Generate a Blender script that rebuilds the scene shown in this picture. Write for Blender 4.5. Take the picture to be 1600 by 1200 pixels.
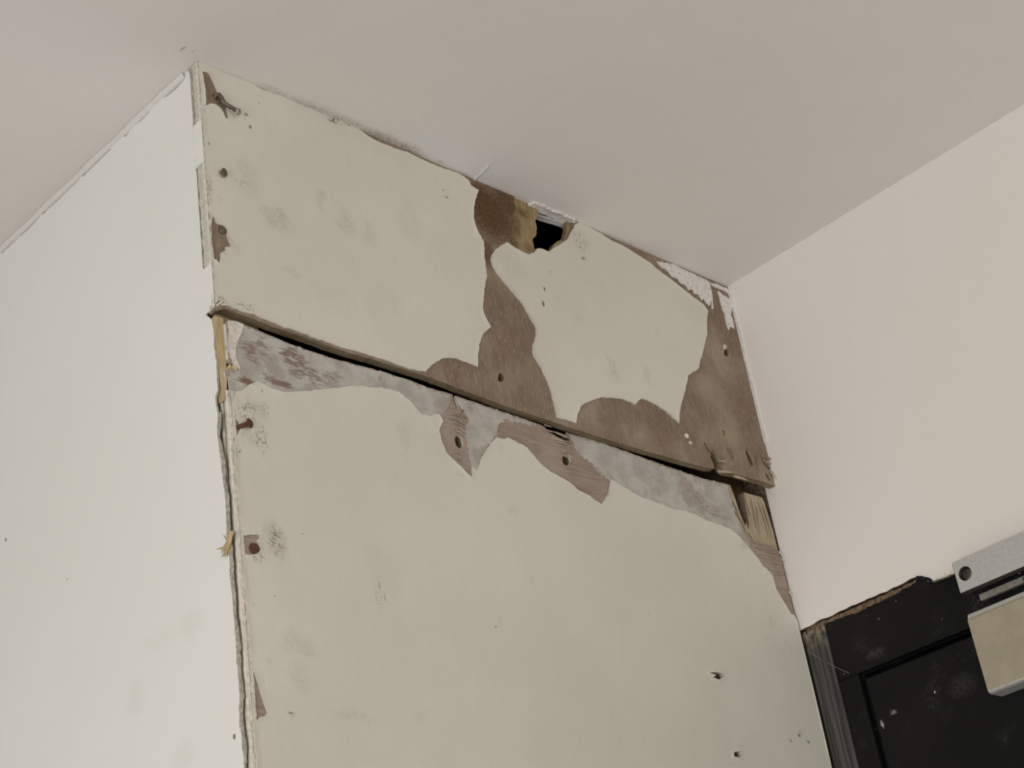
import bpy, bmesh, math, random
import numpy as np
from mathutils import Vector, Matrix, Euler, noise as mnoise
from mathutils.geometry import delaunay_2d_cdt

for o in list(bpy.data.objects):
    bpy.data.objects.remove(o)
SC = bpy.context.scene
COL = SC.collection
H = 2.4            # ceiling height
W = 0.6439         # width of the boxed-in front
random.seed(7)

# ------------------------------------------------------------------ camera
FPX = 2636.53
CAM = Vector((-0.62004856, -0.83423038, 1.53854805))
MAT = (Matrix.Rotation(-0.83261562, 3, 'Z') @ Matrix.Rotation(2.05696606, 3, 'X') @ Matrix.Rotation(-0.16291921, 3, 'Z'))
cd = bpy.data.cameras.new('camera')
cam = bpy.data.objects.new('camera', cd)
COL.objects.link(cam)
cam.matrix_world = Matrix.Translation(CAM) @ MAT.to_4x4()
cd.sensor_fit = 'HORIZONTAL'; cd.sensor_width = 36.0
cd.lens = FPX / 1600 * 36.0
cd.clip_start = 0.02
SC.camera = cam

# ------------------------------------------------------------------ world, lights, exposure
wd = bpy.data.worlds.new('world'); SC.world = wd; wd.use_nodes = True
bgn = wd.node_tree.nodes['Background']
bgn.inputs[0].default_value = (0.86, 0.92, 1.0, 1); bgn.inputs[1].default_value = 0.35

def area_light(name, loc, direction, sx, sy, power, color):
    ld = bpy.data.lights.new(name, 'AREA'); ld.shape = 'RECTANGLE'; ld.size = sx; ld.size_y = sy
    ld.energy = power; ld.color = color
    lo = bpy.data.objects.new(name, ld); COL.objects.link(lo)
    lo.location = loc
    lo.rotation_euler = Vector(direction).to_track_quat('-Z', 'Y').to_euler()
    return lo
# daylight entering by the window in the wall opposite the door wall
area_light('window_daylight', (-2.09, -0.90, 1.15), (1, 0, 0), 1.15, 1.0, 44, (1.0, 1.0, 0.985))
# added fill light behind the camera, to brighten the front of the boxing
area_light('rear_fill_light', (-0.05, -2.97, 1.45), (0, 1, 0), 1.0, 1.3, 24, (1.0, 1.0, 0.985))

vs = SC.view_settings
vs.view_transform = 'Standard'; vs.look = 'None'; vs.gamma = 1; vs.use_curve_mapping = False
vs.exposure = -0.42

# ------------------------------------------------------------------ projection helpers
class Plane:
    """a flat face: point O, in-plane axes a and b, outward normal n"""
    def __init__(s, O, a, b):
        s.O = Vector(O); s.a = Vector(a).normalized(); s.b = Vector(b).normalized()
        s.n = s.a.cross(s.b).normalized()
    def off(s, h):
        p = Plane(s.O + s.n * h, s.a, s.b); p.n = s.n; return p
    def px(s, u, v):
        d = MAT @ Vector(((u - 800) / FPX, -(v - 600) / FPX, -1.0))
        t = s.n.dot(s.O - CAM) / s.n.dot(d)
        q = CAM + d * t - s.O
        return (q.dot(s.a), q.dot(s.b))
    def P(s, a, b, h=0.0):
        return s.O + s.a * a + s.b * b + s.n * h
    def P3(s, u, v, h=0.0):
        a, b = s.px(u, v); return s.P(a, b, h)
# front face: x to the right, z up, normal -y
FU = Plane((0, 0, 0), (1, 0, 0), (0, 0, 1))
TL = 0.0163
FL = Plane((0, 0, 0), (1, TL, 0), (0, 0, 1))
PLEFT = Plane((0, 0, 0), (0, -1, 0), (0, 0, 1))      # a = -y, normal -x
PRIGHT = Plane((W, 0, 0), (0, -1, 0), (0, 0, 1))
PCEIL = Plane((0, 0, H), (1, 0, 0), (0, -1, 0))      # normal -z

# ------------------------------------------------------------------ materials
def lin(c):
    return tuple(((x / 255) / 12.92 if x / 255 <= 0.04045 else (((x / 255) + 0.055) / 1.055) ** 2.4) for x in c)
class NT:
    def __init__(s, name, rough=0.7, spec=0.3):
        s.m = bpy.data.materials.new(name); s.m.use_nodes = True
        s.t = s.m.node_tree; s.N = s.t.nodes; s.L = s.t.links
        s.b = s.N['Principled BSDF']
        s.b.inputs['Roughness'].default_value = rough
        s.b.inputs['Specular IOR Level'].default_value = spec
        s.pos = s.N.new('ShaderNodeTexCoord').outputs['Object']
        s.bump_prev = None
    def link(s, a, b): s.L.new(a, b)
    def val(s, sock, v):
        if isinstance(v, bpy.types.NodeSocket): s.L.new(v, sock)
        else: sock.default_value = v
    def math(s, op, a, b=0.0, clamp=False):
        n = s.N.new('ShaderNodeMath'); n.operation = op; n.use_clamp = clamp
        s.val(n.inputs[0], a); s.val(n.inputs[1], b); return n.outputs[0]
    def vec(s, scale=(1, 1, 1), loc=(0, 0, 0), rot=(0, 0, 0)):
        n = s.N.new('ShaderNodeMapping'); s.link(s.pos, n.inputs[0])
        n.inputs['Scale'].default_value = scale; n.inputs['Location'].default_value = loc; n.inputs['Rotation'].default_value = rot
        return n.outputs[0]
    def noise(s, scale, detail=4, rough=0.55, vec=None, dist=0.0):
        n = s.N.new('ShaderNodeTexNoise'); s.link(vec or s.pos, n.inputs['Vector'])
        n.inputs['Scale'].default_value = scale; n.inputs['Detail'].default_value = detail
        n.inputs['Roughness'].default_value = rough; n.inputs['Distortion'].default_value = dist
        return n.outputs['Fac']
    def voro(s, scale, vec=None):
        n = s.N.new('ShaderNodeTexVoronoi'); s.link(vec or s.pos, n.inputs['Vector']); n.inputs['Scale'].default_value = scale
        return n.outputs['Distance']
    def ramp(s, f, lo, hi, a=0.0, b=1.0, smooth=True):
        n = s.N.new('ShaderNodeMapRange'); n.interpolation_type = 'SMOOTHSTEP' if smooth else 'LINEAR'
        s.val(n.inputs[0], f)
        n.inputs[1].default_value = lo; n.inputs[2].default_value = hi; n.inputs[3].default_value = a; n.inputs[4].default_value = b
        return n.outputs[0]
    def mix(s, f, a, b):
        n = s.N.new('ShaderNodeMix'); n.data_type = 'RGBA'
        s.val(n.inputs[0], f)
        for sk, v in ((n.inputs[6], a), (n.inputs[7], b)):
            if isinstance(v, bpy.types.NodeSocket): s.L.new(v, sk)
            else: sk.default_value = (*v, 1)
        return n.outputs[2]
    def sep(s, v=None):
        n = s.N.new('ShaderNodeSeparateXYZ'); s.link(v or s.pos, n.inputs[0]); return n.outputs
    def blobs(s, items, wob=0.0, wscale=60):
        """soft elliptical marks, dirt and painted shade: (centre, rx, ry, rz, strength)"""
        src = s.pos
        if wob:
            n = s.N.new('ShaderNodeTexNoise'); s.link(s.pos, n.inputs['Vector']); n.inputs['Scale'].default_value = wscale; n.inputs['Detail'].default_value = 3
            sb = s.N.new('ShaderNodeVectorMath'); sb.operation = 'SUBTRACT'; s.link(n.outputs['Color'], sb.inputs[0]); sb.inputs[1].default_value = (.5, .5, .5)
            sc = s.N.new('ShaderNodeVectorMath'); sc.operation = 'SCALE'; s.link(sb.outputs[0], sc.inputs[0]); sc.inputs['Scale'].default_value = wob
            ad = s.N.new('ShaderNodeVectorMath'); ad.operation = 'ADD'; s.link(s.pos, ad.inputs[0]); s.link(sc.outputs[0], ad.inputs[1])
            src = ad.outputs[0]
        acc = None
        for c, r, st in items:
            a = s.N.new('ShaderNodeVectorMath'); a.operation = 'SUBTRACT'; s.link(src, a.inputs[0]); a.inputs[1].default_value = tuple(c)
            m = s.N.new('ShaderNodeVectorMath'); m.operation = 'MULTIPLY'; s.link(a.outputs[0], m.inputs[0])
            m.inputs[1].default_value = tuple(0 if q is None else 1 / q for q in r)
            l = s.N.new('ShaderNodeVectorMath'); l.operation = 'LENGTH'; s.link(m.outputs[0], l.inputs[0])
            o = s.ramp(l.outputs['Value'], 1.0, 0.25, 0.0, st)
            acc = o if acc is None else s.math('MAXIMUM', acc, o)
        return acc
    def color(s, c): s.val(s.b.inputs['Base Color'], c if isinstance(c, bpy.types.NodeSocket) else (*c, 1)); return s
    def bump(s, h, strength, dist=0.001):
        n = s.N.new('ShaderNodeBump'); n.inputs['Strength'].default_value = strength; n.inputs['Distance'].default_value = dist
        s.link(h, n.inputs['Height'])
        if s.bump_prev: s.link(s.bump_prev, n.inputs['Normal'])
        s.bump_prev = n.outputs[0]; s.link(n.outputs[0], s.b.inputs['Normal']); return s

def fx(u, v, pl=FU):
    return pl.P3(u, v)
def blob(u, v, ru, rv, st, pl=FU):
    # pixel radii on the front face -> metres
    c = pl.P3(u, v)
    a0 = pl.px(u, v); a1 = pl.px(u + ru, v + ru * 0.33); b1 = pl.px(u, v + rv)
    return (c, (max(abs(a1[0] - a0[0]), 1e-4), None, max(abs(b1[1] - a0[1]), 1e-4)), st)

# ceiling emulsion
def mat_ceiling():
    t = NT('ceiling_emulsion', 0.75, 0.25)
    n = t.noise(3.0, 3)
    patch = t.blobs([(PCEIL.P3(700, 235), (0.07, 0.03, None), 1.0), (PCEIL.P3(770, 262), (0.05, 0.035, None), 1.0),
                     (PCEIL.P3(840, 300), (0.06, 0.03, None), 0.8)], 0.02, 40)
    c = t.mix(t.ramp(n, .35, .65), (0.715, 0.683, 0.645), (0.73, 0.70, 0.675))
    c = t.mix(t.math('MULTIPLY', patch, 0.6), c, (0.70, 0.69, 0.70))
    scuff_and_shade = t.blobs([(PCEIL.P3(285, 76), (0.002, 0.004, None), 1.0), (PCEIL.P3(301, 81), (0.0015, 0.003, None), .8),
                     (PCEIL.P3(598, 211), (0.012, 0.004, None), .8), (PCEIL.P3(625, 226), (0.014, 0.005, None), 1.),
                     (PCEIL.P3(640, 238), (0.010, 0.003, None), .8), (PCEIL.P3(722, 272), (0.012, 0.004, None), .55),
                     (PCEIL.P3(690, 253), (0.006, 0.003, None), .5), (FU.P3(430, 147), (0.05, 0.010, None), .55), (FU.P3(490, 172), (0.05, 0.013, None), .8), (FU.P3(540, 192), (0.04, 0.013, None), .9), (FU.P3(590, 212), (0.04, 0.013, None), 1.), (FU.P3(630, 230), (0.03, 0.012, None), 1.), (FU.P3(370, 121), (0.05, 0.006, None), .4), (FU.P3(960, 374), (0.09, 0.004, None), .6), (FU.P3(800, 303), (0.05, 0.004, None), .5), (PCEIL.P3(850, 325), (0.012, 0.004, None), .4)], 0.006, 150)  # brown scuffs, plus shade of the hollow and joint painted into the colour
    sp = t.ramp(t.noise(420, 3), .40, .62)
    c = t.mix(t.math('MULTIPLY', scuff_and_shade, t.math('ADD', t.math('MULTIPLY', sp, 0.5), 0.35)), c, (0.34, 0.295, 0.235))
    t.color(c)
    t.bump(t.noise(230, 3, .6), .35, .0006).bump(t.noise(14, 2), .25, .004)
    return t.m
def mat_plaster():
    t = NT('white_wall_emulsion', 0.7, 0.3)
    n = t.noise(2.2, 3)
    c = t.mix(t.ramp(n, .35, .65), (0.74, 0.695, 0.65), (0.755, 0.72, 0.69))
    fl = t.ramp(t.noise(260, 2, .5), .70, .74)
    c = t.mix(t.math('MULTIPLY', fl, .18), c, (0.55, 0.50, 0.45))
    t.color(c)
    t.bump(t.noise(260, 3, .6), .28, .0006).bump(t.noise(9, 2), .25, .005)
    return t.m
def mat_left():
    t = NT('left_face_paint', 0.55, 0.35)
    x, y, z = t.sep()
    big = t.noise(5, 3)
    # white ceiling paint cut in along the top, older cream below
    edge = t.math('ADD', z, t.math('MULTIPLY', t.math('SUBTRACT', t.noise(22, 4), .5), 0.035))
    wh = t.ramp(edge, H - 0.047, H - 0.035)
    c = t.mix(t.ramp(big, .4, .62), (0.785, 0.787, 0.75), (0.805, 0.79, 0.765))
    c = t.mix(wh, c, (0.80, 0.785, 0.775))
    st = t.blobs([(PLEFT.P3(298, 975), (None, .020, .014), .7), (PLEFT.P3(212, 1090), (None, .016, .02), .6),
                  (PLEFT.P3(287, 1180), (None, .018, .016), .6), (PLEFT.P3(250, 1000), (None, .03, .012), .4)], .012, 90)
    c = t.mix(t.math('MULTIPLY', st, .22), c, (0.58, 0.56, 0.47))
    mk = t.blobs([(PLEFT.P3(9, 843), (None, .0016, .0022), 1.), (PLEFT.P3(366, 1151), (None, .0018, .0024), 1.),
                  (PLEFT.P3(105, 905), (None, .0008, .001), .6)], .001, 400)
    c = t.mix(t.math('MULTIPLY', mk, 2.0, True), c, (0.17, 0.16, 0.13))
    t.color(c)
    t.bump(t.noise(60, 3), .18, .0012).bump(t.noise(300, 3, .6), .12, .0005)
    return t.m
def mat_cream(name, stains, specks, marks, pl, scale_vert=True):
    t = NT(name, 0.5, 0.4)
    big = t.noise(7, 4)
    fine = t.noise(300, 2, .6, t.vec((1, 1, .25)))
    c = t.mix(t.ramp(big, .35, .68), (0.585, 0.56, 0.48), (0.625, 0.60, 0.52))
    c = t.mix(t.math('MULTIPLY', t.ramp(fine, .55, .75), .12), c, (0.45, 0.42, 0.35))
    mould = t.ramp(t.noise(300, 5, .7), .25, .80)
    s1 = t.blobs(stains, .026, 45)
    c = t.mix(t.math('MULTIPLY', t.math('MULTIPLY', s1, mould), .72, True), c, (0.27, 0.255, 0.205))
    if specks:
        s2 = t.blobs(specks, .012, 120)
        spk = t.ramp(t.noise(650, 3, .55), .50, .60)
        c = t.mix(t.math('MULTIPLY', t.math('MULTIPLY', s2, spk), .9, True), c, (0.17, 0.15, 0.12))
    if marks:
        s3 = t.blobs(marks, .0015, 400)
        c = t.mix(t.math('MULTIPLY', s3, 1.3, True), c, (0.14, 0.13, 0.11))
    t.color(c)
    t.bump(t.noise(180, 3, .6, t.vec((1, 1, .35))), .22, .0007).bump(t.noise(25, 3), .3, .002)
    return t.m
def mat_wood(name, dark, mid, light, along, flecks=.7, stain=None):
    """bare veneer, grain running along 'z' or 'x'"""
    t = NT(name, 0.8, 0.2)
    sc = (1, 1, .07) if along == 'z' else (.05, 1, 1)
    sc2 = (1, 1, .16) if along == 'z' else (.12, 1, 1)
    g = t.noise(520, 5, .65, t.vec(sc), .2)
    big = t.noise(18, 3)
    c = t.mix(t.ramp(g, .32, .68), dark, mid)
    c = t.mix(t.math('MULTIPLY', t.ramp(big, .4, .7), .5), c, light)
    fl = t.ramp(t.noise(900, 2, .5, t.vec(sc2, (3, 1, 2), (0, .12, 0))), .57, .68)
    c = t.mix(t.math('MULTIPLY', fl, flecks), c, light)
    if stain:
        items, tint = stain
        s = t.blobs(items, .012, 90)
        bl = t.ramp(t.noise(330, 4, .6), .42, .60)
        c = t.mix(t.math('MULTIPLY', s, .9, True), c, tint)
        c = t.mix(t.math('MULTIPLY', t.math('MULTIPLY', s, bl), .6, True), c, tuple(q * .45 for q in tint))
    t.color(c)
    t.bump(g, .5, .0006)
    return t.m
def mat_primer(name, brown):
    """chalky grey-white residue with wood streaks showing through"""
    t = NT(name, 0.85, 0.15)
    st = t.noise(820, 4, .6, t.vec((.16, 1, 1.0), (0, 0, 0), (0, -.10, 0)))
    md = t.noise(260, 4, .65, t.vec((.35, 1, 1.0), (0, 0, 0), (0, -.10, 0)))
    c = t.mix(t.ramp(t.noise(60, 4), .35, .65), (0.385, 0.36, 0.32), (0.485, 0.46, 0.42))
    c = t.mix(t.ramp(t.noise(34, 5, .65), .50, .62, 0, .75), c, (0.33, 0.285, 0.24))
    s = t.blobs(brown, .02, 60)
    show = t.ramp(t.math('ADD', t.math('MULTIPLY', st, .62), t.math('ADD', t.math('MULTIPLY', md, .45), t.math('MULTIPLY', s, .15))), .585, .64)
    c = t.mix(t.math('MULTIPLY', show, t.math('ADD', t.math('MULTIPLY', s, .95), .06), True), c, (0.19, 0.125, 0.09))
    fn = t.ramp(t.noise(600, 3), .56, .66)
    c = t.mix(t.math('MULTIPLY', fn, .3), c, (0.24, 0.22, 0.19))
    t.color(c)
    t.bump(st, .4, .0006)
    return t.m
def mat_simple(name, c, rough=.6, metal=0, var=.15, scale=200, spec=.3, bump=.2):
    t = NT(name, rough, spec)
    t.b.inputs['Metallic'].default_value = metal
    n = t.noise(scale, 4, .6)
    t.color(t.mix(t.ramp(n, .35, .65), tuple(q * (1 - var) for q in c), tuple(min(1, q * (1 + var)) for q in c)))
    if bump: t.bump(n, bump, .0004)
    return t.m
def mat_black():
    t = NT('black_door_paint', 0.6, 0.12)
    n = t.noise(9, 4)
    c = t.mix(t.ramp(n, .35, .7), (0.0060, 0.0062, 0.0066), (0.010, 0.010, 0.010))
    dust = t.math('MULTIPLY', t.ramp(t.noise(26, 4, .6), .52, .74), t.ramp(t.noise(500, 3, .65), .42, .70))
    c = t.mix(t.math('MULTIPLY', dust, .30), c, (0.13, 0.13, 0.125))
    v = t.N.new('ShaderNodeTexVoronoi'); t.link(t.pos, v.inputs['Vector']); v.inputs['Scale'].default_value = 130
    d = v.outputs['Distance']
    sepc = t.N.new('ShaderNodeSeparateColor'); t.link(v.outputs['Color'], sepc.inputs[0])
    rad = t.ramp(sepc.outputs[0], .55, 1.0, 0.0, .14, False)
    sp = t.math('LESS_THAN', d, rad)
    c = t.mix(t.math('MULTIPLY', sp, .6), c, (0.5, 0.48, 0.44))
    mk = t.blobs([(PRIGHT.P3(1375, 1131), (None, .002, .005), 1.), (PRIGHT.P3(1392, 1112), (None, .005, .003), .6),
                  (PRIGHT.P3(1457, 1080), (None, .0012, .0014), 2.), (PRIGHT.P3(1365, 1020), (None, .014, .007), .07),
                  (PRIGHT.P3(1500, 1070), (None, .02, .014), .05)], .004, 160)
    c = t.mix(t.math('MULTIPLY', mk, t.ramp(t.noise(400, 3), .3, .6), True), c, (0.40, 0.40, 0.38))
    t.color(c)
    t.bump(t.noise(150, 3), .15, .0006)
    return t.m
def mat_streak():
    t = NT('brushed_frame_paint', 0.6, 0.3)
    g = t.noise(330, 4, .6, t.vec((1, 1, .03)))
    c = t.mix(t.ramp(g, .36, .64), (0.018, 0.017, 0.016), (0.078, 0.072, 0.064))
    x, y, z = t.sep()
    top = t.ramp(z, 2.0, 2.03)
    c = t.mix(t.math('MULTIPLY', top, t.ramp(t.noise(200, 3), .35, .6)), c, (0.22, 0.175, 0.13))
    t.color(c); t.bump(g, .5, .0008)
    return t.m
def mat_floor():
    t = NT('floor_laminate', .45, .4)
    g = t.noise(30, 4, .6, t.vec((.2, 2.5, 1)))
    t.color(t.mix(t.ramp(g, .3, .7), (0.36, 0.34, 0.32), (0.46, 0.44, 0.41))); return t.m

U_ST = [blob(432, 345, 38, 24, .8), blob(385, 275, 22, 40, .5), blob(500, 315, 11, 26, .6), blob(538, 345, 16, 28, .7), blob(575, 365, 22, 26, .45),
        blob(450, 425, 20, 12, .4), blob(640, 350, 24, 50, .25), blob(600, 475, 45, 40, .25), blob(690, 400, 40, 60, .22),
        blob(958, 578, 12, 26, .7), blob(1010, 585, 14, 22, .6), blob(1027, 520, 8, 12, .4), blob(800, 415, 30, 30, .35), blob(875, 468, 6, 6, .5),
        blob(905, 505, 12, 12, .3), blob(545, 255, 8, 20, .3), blob(360, 385, 14, 20, .45), blob(520, 470, 60, 40, .2)]
U_SP = [blob(375, 285, 16, 8, .6), blob(345, 312, 9, 8, .6), blob(350, 395, 12, 6, .5), blob(905, 378, 16, 22, .8), blob(912, 402, 6, 8, .9),
        blob(328, 300, 7, 40, .6), blob(330, 345, 5, 14, .7), blob(520, 187, 24, 8, .9), blob(318, 170, 5, 12, .8), blob(385, 480, 24, 7, .8), blob(345, 470, 14, 8, .9)]
U_MK = [blob(850, 452, 2, 4, 1), blob(848, 475, 2.5, 6, 1), blob(859, 425, 1.5, 1.5, .8), blob(390, 199, 3, 4.5, .7), blob(384, 180, 5, 3, .6), blob(697, 309, 4, 2, .7),
        blob(692, 298, 2, 2, .6), blob(326, 225, 2, 4, .6), blob(910, 405, 4, 2, .8), blob(378, 477, 1.8, 1.8, .9), blob(404, 162, 2, 2, .5), blob(518, 190, 10, 2, .6), blob(543, 196, 6, 1.5, .6), blob(520, 188, 3, 5, .7)]
L_ST = [blob(400, 640, 26, 26, .7, FL), blob(395, 690, 25, 20, .5, FL), blob(430, 845, 26, 36, .75, FL), blob(470, 1010, 44, 26, .5, FL), blob(465, 1060, 30, 30, .45, FL),
        blob(420, 1032, 8, 10, .5, FL), blob(398, 950, 6, 6, .6, FL), blob(545, 1120, 50, 20, .35, FL), blob(1160, 858, 8, 10, .6, FL), blob(1205, 975, 7, 9, .6, FL),
        blob(805, 800, 12, 16, .35, FL), blob(600, 900, 40, 60, .18, FL), blob(630, 680, 14, 30, .3, FL), blob(460, 1112, 9, 6, .7, FL), blob(1247, 1148, 5, 5, .9, FL), blob(1262, 1160, 4, 4, .9, FL), blob(780, 700, 10, 14, .3, FL), blob(655, 1125, 12, 14, .3, FL)]
L_SP = [blob(385, 645, 22, 30, .8, FL), blob(408, 690, 16, 30, .9, FL), blob(368, 705, 8, 18, .9, FL), blob(430, 845, 24, 34, .85, FL), blob(400, 872, 20, 12, .7, FL), blob(412, 640, 10, 16, .6, FL),
        blob(1215, 1000, 30, 60, .18, FL), blob(590, 930, 12, 30, .4, FL), blob(776, 702, 6, 4, .7, FL), blob(716, 742, 7, 4, .8, FL)]
L_MK = [blob(773, 980, 1.6, 2, 1, FL), blob(471, 835, 2, 2.4, .7, FL), blob(408, 612, 1.4, 2.4, .9, FL), blob(453, 1115, 7, 3, .6, FL), blob(1012, 960, 1.2, 1.2, .8, FL), blob(1234, 1158, 3, 4, .5, FL),
        blob(1247, 1150, 3, 4, .7, FL), blob(1262, 1160, 3, 3, .7, FL), blob(428, 932, 2, 2, .5, FL), blob(591, 915, 1.5, 8, .5, FL), blob(600, 935, 1.5, 8, .5, FL)]
M = {}
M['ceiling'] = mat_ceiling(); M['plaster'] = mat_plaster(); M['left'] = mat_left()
M['creamU'] = mat_cream('cream_paint_upper', U_ST, U_SP, U_MK, FU)
M['creamL'] = mat_cream('cream_paint_lower', L_ST, L_SP, L_MK, FL)
M['creamE'] = mat_simple('chipped_paint_edge', (0.56, 0.525, 0.455), .7, 0, .12, 380, .2, .3)
M['veneerU'] = mat_wood('bare_veneer_upper', (0.165, 0.116, 0.080), (0.235, 0.172, 0.124), (0.40, 0.325, 0.25), 'z', .6,
    ([blob(768, 335, 60, 66, 1.1), blob(755, 310, 50, 30, 1.1), blob(790, 320, 40, 40, 1.), blob(763, 395, 16, 30, .8)], (0.115, 0.064, 0.030)))
M['veneerL'] = mat_wood('bare_veneer_lower', (0.24, 0.178, 0.138), (0.33, 0.262, 0.213), (0.42, 0.36, 0.30), 'x', .4)
M['corePale'] = mat_wood('pale_inner_ply', (0.31, 0.245, 0.155), (0.42, 0.35, 0.245), (0.50, 0.43, 0.31), 'z', .4)
M['coreGold'] = mat_wood('golden_inner_ply', (0.17, 0.115, 0.050), (0.33, 0.245, 0.125), (0.43, 0.35, 0.20), 'z', .5,
    ([blob(796, 372, 22, 24, .9), blob(800, 345, 20, 44, .8), blob(815, 330, 20, 14, .6), blob(826, 385, 14, 10, .4)], (0.13, 0.08, 0.038)))
M['edge'] = mat_wood('plywood_edge', (0.115, 0.08, 0.045), (0.235, 0.18, 0.108), (0.34, 0.285, 0.19), 'x', .4)
M['edgePaint'] = mat_simple('painted_panel_edge', (0.60, 0.55, 0.48), .7, 0, .14, 300, .2, .4)
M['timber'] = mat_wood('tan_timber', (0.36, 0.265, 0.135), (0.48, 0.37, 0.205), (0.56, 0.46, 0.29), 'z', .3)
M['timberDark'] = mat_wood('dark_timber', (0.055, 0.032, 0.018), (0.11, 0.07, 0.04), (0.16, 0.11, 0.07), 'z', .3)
M['primL'] = mat_primer('primer_residue_left', [blob(388, 545, 22, 34, .75, FL), blob(405, 540, 40, 26, .6, FL), blob(458, 562, 34, 24, .85, FL), blob(480, 585, 50, 18, .75, FL), blob(440, 600, 45, 10, .9, FL), blob(385, 598, 26, 8, 1.1, FL), blob(520, 590, 30, 12, .5, FL)])
M['primR'] = mat_primer('primer_residue_right', [blob(1090, 775, 40, 22, .35, FL), blob(725, 660, 16, 40, .3, FL), blob(1110, 795, 40, 14, .4, FL)])
M['smear'] = mat_simple('white_filler_smear', (0.66, 0.63, 0.60), .8, 0, .12, 260, .2, .6)
M['plasterRaw'] = mat_simple('raw_plaster_edge', (0.15, 0.105, 0.07), .9, 0, .4, 250, .1, .5)
M['grimeShade'] = mat_simple('grimy_shaded_edge', (0.37, 0.34, 0.29), .85, 0, .28, 330, .15, .4)  # real grime, also used to paint the shaded groove at the upper corner
M['nail'] = mat_simple('rusty_nail_steel', (0.15, 0.115, 0.09), .5, .6, .4, 700, .4, .4)
M['nailRust'] = mat_simple('red_rust', (0.10, 0.042, 0.026), .8, .1, .35, 700, .3, .4)
M['nailHead'] = mat_simple('worn_nail_head', (0.36, 0.33, 0.28), .4, .6, .3, 600, .4, .3)
M['black'] = mat_black(); M['streak'] = mat_streak()
M['alu'] = mat_simple('brushed_aluminium', (0.50, 0.49, 0.475), .42, .35, .06, 350, .5, .1)
M['aluDark'] = mat_simple('dark_track_metal', (0.10, 0.092, 0.082), .5, .5, .2, 300, .4, .1)
M['arm'] = mat_simple('arm_steel', (0.24, 0.225, 0.20), .5, .4, .15, 300, .4, .1)
M['bronze'] = mat_simple('closer_cover_paint', (0.345, 0.305, 0.225), .45, .15, .06, 60, .4, .06)
M['floor'] = mat_floor()
M['white'] = mat_simple('white_sealant', (0.70, 0.68, 0.655), .7, 0, .08, 300, .3, .5)
M['thread'] = mat_simple('dusty_thread', (0.35, 0.33, 0.30), .8, 0, .1, 300, .2, 0)
M['glass'] = mat_simple('window_frame_paint', (0.75, 0.75, 0.73), .4, 0, .03, 100, .4, 0)

# ------------------------------------------------------------------ object helpers
def link(name, me, mats, parent=None):
    for m in (mats if isinstance(mats, (list, tuple)) else [mats]):
        me.materials.append(M[m] if isinstance(m, str) else m)
    o = bpy.data.objects.new(name, me); COL.objects.link(o)
    if parent is not None:
        o.parent = parent
        base = Vector((0, 0, 0)); p = parent
        while p is not None:
            base += p.location; p = p.parent
        o.location = -base            # meshes are written in room coordinates
    return o
def empty(name, loc, label=None, cat=None, group=None, kind=None):
    o = bpy.data.objects.new(name, None); COL.objects.link(o); o.location = loc; o.empty_display_size = .05
    return tag(o, label, cat, group, kind)
def tag(o, label=None, cat=None, group=None, kind=None):
    if label: o['label'] = label
    if cat: o['category'] = cat
    if group: o['group'] = group
    if kind: o['kind'] = kind
    return o
def from_bm(name, bm, mats, parent=None, smooth=False):
    bmesh.ops.recalc_face_normals(bm, faces=bm.faces)
    me = bpy.data.meshes.new(name); bm.to_mesh(me); bm.free()
    if smooth:
        for p in me.polygons: p.use_smooth = True
    return link(name, me, mats, parent)
def bm_box(bm, a, b, bevel=0.0):
    x0, y0, z0 = [min(p, q) for p, q in zip(a, b)]; x1, y1, z1 = [max(p, q) for p, q in zip(a, b)]
    vs_ = [bm.verts.new(p) for p in ((x0, y0, z0), (x1, y0, z0), (x1, y1, z0), (x0, y1, z0), (x0, y0, z1), (x1, y0, z1), (x1, y1, z1), (x0, y1, z1))]
    fs = [bm.faces.new([vs_[i] for i in f]) for f in ((0, 3, 2, 1), (4, 5, 6, 7), (0, 1, 5, 4), (1, 2, 6, 5), (2, 3, 7, 6), (3, 0, 4, 7))]
    if bevel:
        es = list({e for f in fs for e in f.edges})
        bmesh.ops.bevel(bm, geom=es, offset=bevel, segments=2, affect='EDGES', profile=.6)
def box(name, a, b, mat, parent=None, bevel=0.0):
    bm = bmesh.new(); bm_box(bm, a, b, bevel); return from_bm(name, bm, mat, parent)

def ragged(loop, seg, amp, seed, scale=170.0):
    """resample a closed loop and displace it; a vertex flagged 's' starts an undisturbed edge"""
    out = []
    n = len(loop)
    for i in range(n):
        p, q = loop[i], loop[(i + 1) % n]
        straight = len(p) > 2 and p[2] == 's'
        ax, ay = p[0], p[1]; bx, by = q[0], q[1]
        L = math.hypot(bx - ax, by - ay)
        if L < 1e-7: continue
        k = max(1, int(L / seg)) if not straight else max(1, int(L / .05))
        nx, ny = -(by - ay) / L, (bx - ax) / L
        for j in range(k):
            t = j / k
            x, y = ax + (bx - ax) * t, ay + (by - ay) * t
            if straight or amp == 0:
                out.append((x, y)); continue
            w = min(1.0, 4 * t * (1 - t) + .35) if k > 1 else .6
            d = amp * w * (mnoise.noise(Vector((x * scale, y * scale, seed))) + .6 * mnoise.noise(Vector((x * scale * 2.7, y * scale * 2.7, seed + 5))))
            out.append((x + nx * d, y + ny * d))
    return out
def inside(pts, loops):
    pts = np.asarray(pts); r = np.zeros(len(pts), bool)
    for lp in loops:
        a = np.asarray(lp); b = np.roll(a, -1, 0)
        for (x0, y0), (x1, y1) in zip(a, b):
            if y0 == y1: continue
            c = ((pts[:, 1] > y0) != (pts[:, 1] > y1)) & (pts[:, 0] < (x1 - x0) * (pts[:, 1] - y0) / (y1 - y0) + x0)
            r ^= c
    return r
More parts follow.
